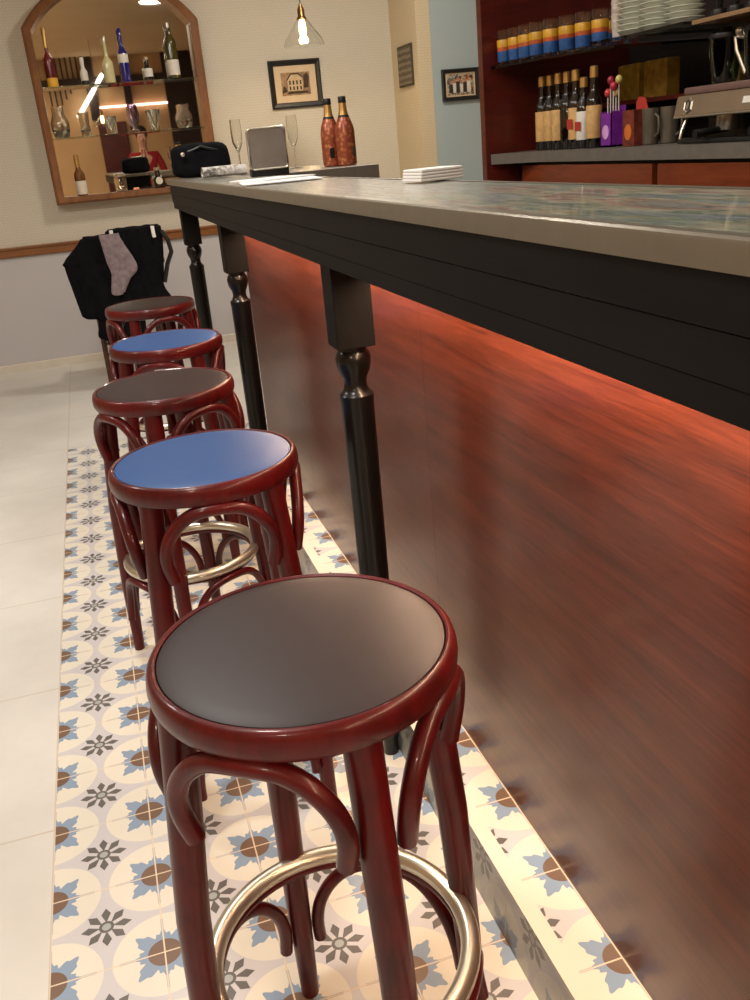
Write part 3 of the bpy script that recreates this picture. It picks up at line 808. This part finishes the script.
# wine bottles
wl = ['with tan label, leftmost of the bottles on the back counter', 'with tan label, second from left on the back counter', 'with tan label, third from left on the back counter', 'with a dark label, fourth from left on the back counter', 'with tan and orange label, fifth from left on the back counter', 'with white and red label, sixth from left on the back counter', 'with tan label, rightmost of the row beside the purple box']
wb = None
for k, px in enumerate((541, 549, 557, 565.5, 574, 582, 592)):
    P = at_x(px+2, 145, 2.145+.012*(k % 2))
    lm = [M_tanl, M_tanl, M_tanl, M_dkg, M_tanl, M_label, M_tanl][k]
    H = .275 if k != 5 else .245
    if k in (0,):
        t = mk_bottle('wine_bottle', (P.x, P.y, ZS+.001), 'dark wine bottle '+wl[k], 'bottle', H, .0278, .0125, .56, M_dkg, M_gold, lm, (.12, .52), .86, 'dark wine bottles on the back counter')
        wb = t
    else:
        t = dup(wb, (P.x, P.y, ZS+.001), .6*k, 'dark wine bottle '+wl[k], (1, 1, H/.275))
        if k in (3, 5):
            for c_ in t.children:
                if c_.name.startswith('label'): c_.data = c_.data.copy(); c_.data.materials[0] = lm
    if k in (4, 5):
        MB().box(-.016, .016, -.001, .001, .07, .105, T=Matrix.Rotation(-PI/2, 4, 'Z') @ Matrix.Translation((0, -.0294, 0)) ).build('emblem', M_redlab, t, smooth=False)
        t.rotation_euler.z = .15
# purple box of lollipops
M_purple = plain('purple_card', srgb(118, 36, 150), .5, var=.2, scale=30)
M_violet = plain('lilac_print', srgb(206, 160, 214), .5, var=.2, scale=30)
P = at_x(613, 142, 2.17)
t = thing('lollipop_box', (2.17, P.y, ZS+.001), 'bright purple cardboard display box on the back counter', 'box')
b_ = MB().box(-.03, .03, -.036, .036, 0, .006).box(-.03, -.027, -.036, .036, 0, .112).box(.027, .03, -.036, .036, 0, .135).box(-.03, .03, -.036, -.033, 0, .118).box(-.03, .03, .033, .036, 0, .118)
b_.build('carton', M_purple, t, smooth=False)
MB().prism([(.022*math.cos(a_), .050+.024*math.sin(a_)) for a_ in [2*PI*k/18 for k in range(18)]], 'x', -.0315, -.0302).build('printed_oval', M_violet, t, smooth=False)
LC = [srgb(196, 60, 60), srgb(226, 214, 180), srgb(150, 40, 60), srgb(216, 178, 120), srgb(186, 44, 70), srgb(200, 190, 110)]
lo = None
for k in range(6):
    mcol = plain('candy_%d' % k, LC[k], .25)
    t2 = thing('lollipop', (2.162+.016*(k % 2), P.y+.023-.0092*k, ZS+.010), ['red lollipop at the left of the purple box', 'cream lollipop, second from left in the purple box', 'dark red lollipop, third from left in the purple box', 'tan lollipop, fourth from left in the purple box', 'crimson lollipop, fifth from left in the purple box', 'yellow green lollipop at the right of the purple box'][k], 'lollipop', 'lollipops in the purple box')
    MB().tube([(0, 0, 0), (0, 0, .155+.02*(k % 3))], .0022, 6).build('stick', M_cream, t2)
    MB().ball((0, 0, .17+.02*(k % 3)), .0125, sc=(1, 1, 1.2)).build('candy', mcol, t2)
M_choc = plain('brown_orange_card', srgb(108, 44, 30), .5, var=.5, scale=40)
P = at_x(633, 141, 2.16)
t = thing('snack_box', (2.17, P.y, ZS+.001), 'brown and orange snack carton right of the purple box', 'box')
MB().box(-.03, .03, -.036, .036, 0, .115, bev=.002).build('carton', M_choc, t)
MB().prism([(.022*math.cos(a_), .045+.026*math.sin(a_)) for a_ in [2*PI*k/18 for k in range(18)]], 'x', -.0315, -.0302).build('printed_oval', plain('orange_print', srgb(206, 110, 44), .5), t, smooth=False)
MB().prism([(-.036, .115), (.036, .115), (.033, .142), (.015, .155), (-.02, .15)], 'x', .022, .025).build('header_card', M_redlab, t, smooth=False)
# mugs
def mug(loc, label, mat):
    t = thing('latte_mug', loc, label, 'mug', 'mugs beside the coffee machine')
    MB().lathe([(.02, 0), (.026, .001), (.028, .006), (.031, .115), (.0285, .115), (.0255, .012), (.0005, .010)], seg=20, capt=False).build('cup', mat, t)
    MB().tube([(0, -.029, .025), (0, -.048, .035), (0, -.052, .06), (0, -.048, .085), (0, -.030, .095)], .0045, 8).build('handle', mat, t)
    return t
m0 = mug(tuple(at_x(650, 141, 2.20)[:2])+(ZS+.001,), 'tall pale mug, left of the two beside the coffee machine', M_steel)
p2_ = at_x(669, 140.5, 2.24)
dup(m0, (2.24, p2_.y, ZS+.001), .3, 'tall metal mug between the pale mug and the coffee machine')
# gold packets on a dark shelf
dsh = MB().box(2.38, 2.62, 1.45, 2.40, 1.37, 1.385, bev=.001).build('wood_shelf', M_cab)
tag(dsh, 'dark wooden shelf at the back of the back bar holding gold packets', 'shelf')
gp = MB().box(-.03, .03, -.075, .075, 0, .13, bev=.008).build('coffee_packet', plain('gold_packet', srgb(190, 150, 60), .35, .4, var=.3, scale=30))
gp.location = (2.47, 2.14, 1.3855); tag(gp, 'gold packet on the dark shelf, left of two', 'packet', 'gold packets on the dark shelf')
g2 = gp.copy(); COL.objects.link(g2); g2.location = (2.47, 1.955, 1.3855); g2['label'] = 'gold packet on the dark shelf, right of two'
# saucer shelf with stacks
sh2 = MB().prism([(2.12, 1.87), (2.165, 1.70), (2.175, 1.40), (2.62, 1.40), (2.62, 1.87)], 'z', 1.572, 1.582).build('glass_shelf', M_gshelf, smooth=False)
tag(sh2, 'clear shelf under the stacks of white saucers', 'shelf')
M_sau = plain('saucer_china', srgb(224, 226, 212), .35, var=.03)
sau = MB().lathe([(.02, 0), (.030, .001), (.033, .004), (.058, .015), (.0635, .0175), (.0635, .0190), (.056, .0172), (.033, .007), (.0, .006)], seg=28).build('saucer', M_sau)
tag(sau, '', 'saucer', 'white saucers in three stacks on the clear shelf')
cnt = 0
words = ['left', 'middle', 'right']
for s_, (px, X) in enumerate(((636, 2.235), (658, 2.25), (684, 2.25))):
    P = at_x(px, 30, X)
    for k in range(10):
        if cnt == 0: o = sau
        else: o = sau.copy(); COL.objects.link(o)
        o.location = (X, P.y, 1.5825+k*.0168)
        o['label'] = 'white saucer, number %d up from the shelf in the %s stack' % (k+1, words[s_])
        cnt += 1
st = thing('paper_cup_stack', (2.20, at_x(619, 36, 2.20).y, 1.5825), 'tall stack of patterned paper cups left of the saucers', 'cups')
mb = MB()
for k in range(6): mb.lathe([(.022, k*.02), (.0275, k*.02+.05), (.029, k*.02+.052), (.0275, k*.02+.054)], seg=20)
mb.build('cups', plain('printed_cup', srgb(196, 186, 176), .5, var=.3, scale=60), st)

# coffee machine
em = thing('espresso_machine', (2.30, 1.0, ZS+.001), 'stainless espresso machine with hexagonal badge at the right of the back counter', 'coffee machine')
M_esp = plain('espresso_steel', srgb(132, 114, 92), .5, .4, var=.06, scale=12)
M_pink = plain('steel_lip', srgb(128, 100, 94), .45, .4, var=.05)
Y1, Y0 = 1.376, .55
MB().prism([(2.14, 1.308), (2.136, 1.314), (2.148, 1.366), (2.156, 1.37), (2.52, 1.37), (2.52, 1.30), (2.16, 1.305)], 'y', Y0, Y1).build('front_panel', M_esp, em, world=True)
MB().box(2.155, 2.54, Y0, Y1-.02, 1.371, 1.392, bev=.006).build('cup_tray', M_pink, em, world=True)
MB().box(2.25, 2.54, Y0, Y1-.02, 1.232, 1.305).build('body', M_blk, em, world=True, smooth=False)
MB().box(2.13, 2.54, Y0, Y1-.03, 1.2315, 1.243, bev=.003).build('drip_tray', M_blk, em, world=True)
MB().box(2.1335, 2.1415, Y0, Y1, 1.306, 1.3125, bev=.002).build('lower_trim', M_chrome, em, world=True)
for y in (1.20, .95, .70):
    g = MB().lathe([(.032, 1.262), (.034, 1.265), (.034, 1.306), (.0, 1.307)], (2.205, y, 0), 20).build('group_head', M_chrome, em, world=True)
    MB().tube([(2.205, y, 1.268), (2.15, y, 1.264), (2.09, y, 1.258)], [.010, .010, .013], 10).build('portafilter_handle', M_blk, g, world=True)
MB().tube([(2.16, Y1-.035, 1.305), (2.145, Y1-.032, 1.27), (2.14, Y1-.03, 1.245)], .005, 8).build('steam_wand', M_chrome, em, world=True)
# badge: hexagon ring with an inner lozenge, lying on the slanted panel
def on_panel(u, v, d):  # u along -y, v up the slope
    s = v; base = Vector((2.142, 0, 1.340)); sl = Vector((.012, 0, .052)).normalized(); nn = Vector((-.052, 0, .012)).normalized()
    return base+sl*s+nn*d+Vector((0, 1.310-u, 0))
bd = MB()
hexo = [(.024*math.cos(PI/6+k*PI/3), .026*math.sin(PI/6+k*PI/3)) for k in range(6)]
vs = [on_panel(u, v, .001) for u, v in hexo]+[on_panel(u*.8, v*.8, .005) for u, v in hexo]+[on_panel(u*.62, v*.62, .003) for u, v in hexo]
bd._add(vs, [(k, (k+1) % 6, 6+(k+1) % 6, 6+k) for k in range(6)]+[(6+k, 6+(k+1) % 6, 12+(k+1) % 6, 12+k) for k in range(6)], 0)
bd._add([on_panel(u*.62, v*.62, .0028) for u, v in hexo], [tuple(range(6))], 1)
bd._add([on_panel(u, v, .0040) for u, v in ((-.004, -.011), (.004, -.011), (.007, 0), (.003, .011), (-.003, .011), (-.007, 0))], [tuple(range(6))], 0)
bd.build('badge', [M_chrome, M_blk], em, world=True, smooth=False)
bd = MB()
bd._add([on_panel(u+.285, v, .0012) for u, v in ((-.03, -.008), (.03, -.008), (.03, .010), (-.03, .010))], [(0, 1, 2, 3)])
bd.build('name_plate', M_label, em, world=True, smooth=False)
# pitchers on top of the machine
def pitcher(loc, label, mat):
    t = thing('blender_jug', loc, label, 'jug', 'dark jugs on the coffee machine')
    MB().lathe([(.03, 0), (.036, .001), (.038, .01), (.050, .125), (.052, .128), (.050, .128), (.047, .124), (.035, .013), (.0005, .010)], seg=20, capt=False).build('jug_body', mat, t)
    MB().lathe([(.051, .128), (.052, .131), (.050, .142), (.02, .148), (.015, .158), (.0, .16)], seg=20).build('lid', M_blk, t)
    MB().tube([(0, .048, .115), (0, .075, .118), (0, .070, .085), (0, .042, .022)], .006, 8).build('handle', M_chrome, t)
    MB().ball((0, .062, .132), .014).build('hinge_knob', M_chrome, t)
    return t
M_dkglass = glass('smoked_green_glass', (.30, .36, .32))
pj = pitcher((2.27, 1.315, 1.3925), 'smoked glass jug with steel handle standing on the coffee machine', M_dkglass)
dup(pj, (2.29, 1.175, 1.3925), .5, 'second smoked jug on the coffee machine, at the right edge of the photo', (1.08, 1.08, 1.05))
wc = MB().box(-.02, .02, -.02, .02, 0, .09, bev=.006).build('sugar_packet', plain('straw_card', srgb(176, 164, 92), .6)); wc.location = (2.36, 1.40-.05, 1.3925)
tag(wc, 'pale yellow carton behind the left smoked jug on the coffee machine', 'carton')
# rack above with black tampers
rk = MB().box(2.185, 2.50, .5, 1.372, 1.567, 1.580, bev=.003).build('wood_rack', plain('rack_steel', srgb(168, 138, 104), .35, .5))
tag(rk, 'pale brown rack above the coffee machine carrying black tools', 'rack')
tl = thing('black_tool', (2.23, 1.30, 1.5805), 'black handled tool on the rack, nearest the saucers', 'tool', 'black tools on the rack above the coffee machine')
MB().lathe([(.024, 0), (.025, .003), (.022, .018), (.008, .024)], seg=18).build('base', M_blk, tl)
MB().tube([(0, 0, .02), (-.01, -.015, .06), (-.015, -.03, .10), (-.015, -.035, .13)], [.009, .011, .013, .010], 10).build('handle', M_blk, tl)
dup(tl, (2.23, 1.225, 1.5805), .2, 'black handled tool on the rack, second from the saucers')
dup(tl, (2.23, 1.14, 1.5805), -.2, 'black handled tool on the rack, farthest from the saucers')

# ================================================================== things behind the camera that the mirror shows
tu = thing('tube_light', (.0, -4.95, 2.2), 'slanting white tube light seen only reflected in the mirror', 'light')
M_tube = plain('white_tube', (1, .95, .9), .5, emis=9, ecol=(1, .92, .82))
MB().tube([(.50, -4.95, 2.16), (1.02, -4.95, 2.80)], .03, 10).build('tube', M_tube, tu, world=True)
for k in range(8):
    MB().box(.10+k*.085, .128+k*.085, -5.05, -5.02, 2.2+k*.085, 3.1).build('baluster', M_dkwood, tu, world=True, smooth=False)
t2 = thing('strip_light', (1.0, -5.1, 2.12), 'horizontal pinkish strip light over the red door, reflected in the mirror', 'light')
MB().box(.86, 2.3, -5.15, -5.12, 2.28, 2.31).build('diffuser', plain('pink_strip', (1, .8, .75), .5, emis=5, ecol=(1, .72, .62)), t2, world=True, smooth=False)

# ------------------------------------------------------------------ bartender, seen in the mirror
def skin_body(name, joints, bones, mat_, parent, sub=2):
    me = bpy.data.meshes.new(name); keys = list(joints); idx = {k: i for i, k in enumerate(keys)}
    me.from_pydata([joints[k][0] for k in keys], [(idx[a], idx[b_]) for a, b_ in bones], [])
    o = bpy.data.objects.new(name, me); COL.objects.link(o); o.parent = parent
    m_ = o.modifiers.new('skin', 'SKIN'); m_.use_smooth_shade = True
    bm = bmesh.new(); bm.from_mesh(me)
    lay = bm.verts.layers.skin.verify()
    bm.verts.ensure_lookup_table()
    for i_, k in enumerate(keys):
        r = joints[k][1]; r = r if isinstance(r, tuple) else (r, r)
        bm.verts[i_][lay].radius = r; bm.verts[i_][lay].use_root = (i_ == 0)
    bm.to_mesh(me); bm.free()
    sb = o.modifiers.new('smooth', 'SUBSURF'); sb.levels = sub; sb.render_levels = sub
    me.materials.append(mat_)
    return o
M_skin = plain('skin', srgb(206, 150, 120), .55, var=.05)
M_sweater = plain('red_wool', srgb(150, 20, 26), .85, var=.15, scale=50)
M_jeans = plain('dark_denim', srgb(34, 38, 52), .85, var=.15, scale=40)
M_hair = plain('dark_brown_hair', srgb(40, 26, 18), .6, var=.3, scale=60)
pe = thing('person', (1.31, -2.25, 0), 'person in a red sweater and dark trousers seen reflected in the arched mirror', 'person')
J = {'pelvis': ((0, 0, .97), (.15, .10)), 'waist': ((0, 0, 1.10), (.135, .095)), 'chest': ((0, .01, 1.32), (.165, .11)), 'neckb': ((0, 0, 1.48), .06), 'neck': ((0, .012, 1.56), .052), 'jaw': ((0, .03, 1.63), (.058, .070)), 'head': ((0, .02, 1.71), (.075, .092)), 'crown': ((0, .01, 1.79), (.060, .070)), 'nose': ((0, .128, 1.675), .012)}
B = [('pelvis', 'waist'), ('waist', 'chest'), ('chest', 'neckb'), ('neckb', 'neck'), ('neck', 'jaw'), ('jaw', 'head'), ('head', 'crown'), ('jaw', 'nose')]
for q, sx in (('l', -1), ('r', 1)):
    J.update({q+'sh': ((sx*.185, 0, 1.44), .055), q+'el': ((sx*.27, .05, 1.18), .042), q+'wr': ((sx*.17, .27, 1.13), .028), q+'pa': ((sx*.14, .34, 1.13), (.018, .034)), q+'hip': ((sx*.095, 0, .90), .088), q+'kn': ((sx*.11, .02, .50), .058), q+'an': ((sx*.115, -.01, .09), .040), q+'toe': ((sx*.13, .13, .035), (.036, .032))})
    B += [('chest', q+'sh'), (q+'sh', q+'el'), (q+'el', q+'wr'), (q+'wr', q+'pa'), ('pelvis', q+'hip'), (q+'hip', q+'kn'), (q+'kn', q+'an'), (q+'an', q+'toe')]
    for f_i, (dx, L) in enumerate(((-.026, .068), (-.009, .078), (.009, .074), (.025, .058))):
        a, b2 = q+'f%da' % f_i, q+'f%db' % f_i
        J[a] = ((sx*.135+dx, .34+L*.6, 1.132), .0088); J[b2] = ((sx*.132+dx, .34+L, 1.115), .0078)
        B += [(q+'pa', a), (a, b2)]
    J[q+'th'] = ((sx*.14-sx*.045, .335, 1.14), .010); J[q+'tt'] = ((sx*.14-sx*.06, .365, 1.135), .009)
    B += [(q+'wr', q+'th'), (q+'th', q+'tt')]
skin_body('body', J, B, M_skin, pe)
def grow(keys, k): return {a: (J[a][0], tuple(x*k for x in J[a][1]) if isinstance(J[a][1], tuple) else J[a][1]*k) for a in keys}
kk = ['pelvis', 'waist', 'chest', 'neckb', 'lsh', 'lel', 'lwr', 'rsh', 'rel', 'rwr']
skin_body('sweater', grow(kk, 1.16), [('pelvis', 'waist'), ('waist', 'chest'), ('chest', 'neckb')]+[x for q in 'lr' for x in (('chest', q+'sh'), (q+'sh', q+'el'), (q+'el', q+'wr'))], M_sweater, pe)
kk = ['pelvis', 'lhip', 'lkn', 'lan', 'rhip', 'rkn', 'ran']
skin_body('trousers', grow(kk, 1.14), [x for q in 'lr' for x in (('pelvis', q+'hip'), (q+'hip', q+'kn'), (q+'kn', q+'an'))], M_jeans, pe)
for sx in (-1, 1):
    MB().ball((sx*.032, .100, 1.715), .012).ball((sx*.032, .1095, 1.715), .006, 1).build('eye', [M_white, M_blk], pe)
    MB().ball((sx*.083, .01, 1.695), .026, sc=(.35, .7, 1.1)).build('ear', M_skin, pe)
MB().ball((0, .106, 1.638), .022, sc=(1, .35, .3)).build('mouth', plain('lips', srgb(150, 80, 72), .5), pe)
hb = bmesh.new(); bmesh.ops.create_uvsphere(hb, u_segments=20, v_segments=14, radius=.105)
for v in hb.verts:
    c_ = v.co; f_ = max(0, c_.y)/.105
    z_ = max(c_.z, -.07+.105*f_*1.0) if c_.y > 0 else max(c_.z, -.085)
    v.co = Vector((c_.x*.88, c_.y*1.0+.005, z_*1.0+1.755))
MB().bm(hb).build('hair', M_hair, pe)

# ================================================================== LIGHTS
def area(name, loc, size, power, col, target=None, shape='DISK', sy=None, spread=None):
    l = bpy.data.lights.new(name, 'AREA'); l.shape = shape; l.size = size
    if sy: l.size_y = sy
    l.energy = power; l.color = col
    if spread: l.spread = spread
    o = bpy.data.objects.new(name, l); COL.objects.link(o); o.location = loc
    d = Vector(target if target else (loc[0], loc[1], 0))-Vector(loc)
    o.rotation_euler = d.to_track_quat('-Z', 'Y').to_euler()
    return o
W = (1, .965, .90)
area('ceiling_area_light', (-.22, -.4, 3.05), .4, 42, W)  # unseen area lights added to light the room, no fixtures built
area('ceiling_area_light', (.15, 1.8, 3.05), .4, 40, W)
area('ceiling_area_light', (1.9, 3.8, 3.05), .45, 48, (1, .92, .80))
area('ceiling_area_light', (1.5, .6, 3.05), .3, 10, W)
area('ceiling_area_light', (-1.7, 1.8, 3.05), .6, 42, W)  # unseen fill light added on the left side
area('ceiling_area_light', (-1.3, -3.4, 3.05), .5, 70, (1, .84, .66))
led = area('led_strip_lamp', (.835, 0, 1.104), 4.9, 40, (1, .67, .43), (.90, 0, .9), 'RECTANGLE', .012)
led.location = (.835, -.06, 1.104)
led.rotation_euler = (0, math.radians(-12), math.radians(0)); led.data.shape = 'RECTANGLE'; led.data.size = .012; led.data.size_y = 4.9
pt = bpy.data.lights.new('pendant_glow', 'POINT'); pt.energy = 9; pt.color = (1, .66, .34); pt.shadow_soft_size = .03
po = bpy.data.objects.new('pendant_glow', pt); COL.objects.link(po); po.location = (1.822, 4.9, 1.955)
w = bpy.data.worlds.new('world'); S.world = w; w.use_nodes = True
w.node_tree.nodes['Background'].inputs[0].default_value = (1, .9, .78, 1); w.node_tree.nodes['Background'].inputs[1].default_value = .25
S.view_settings.view_transform = 'Standard'; S.view_settings.look = 'None'; S.view_settings.exposure = 0
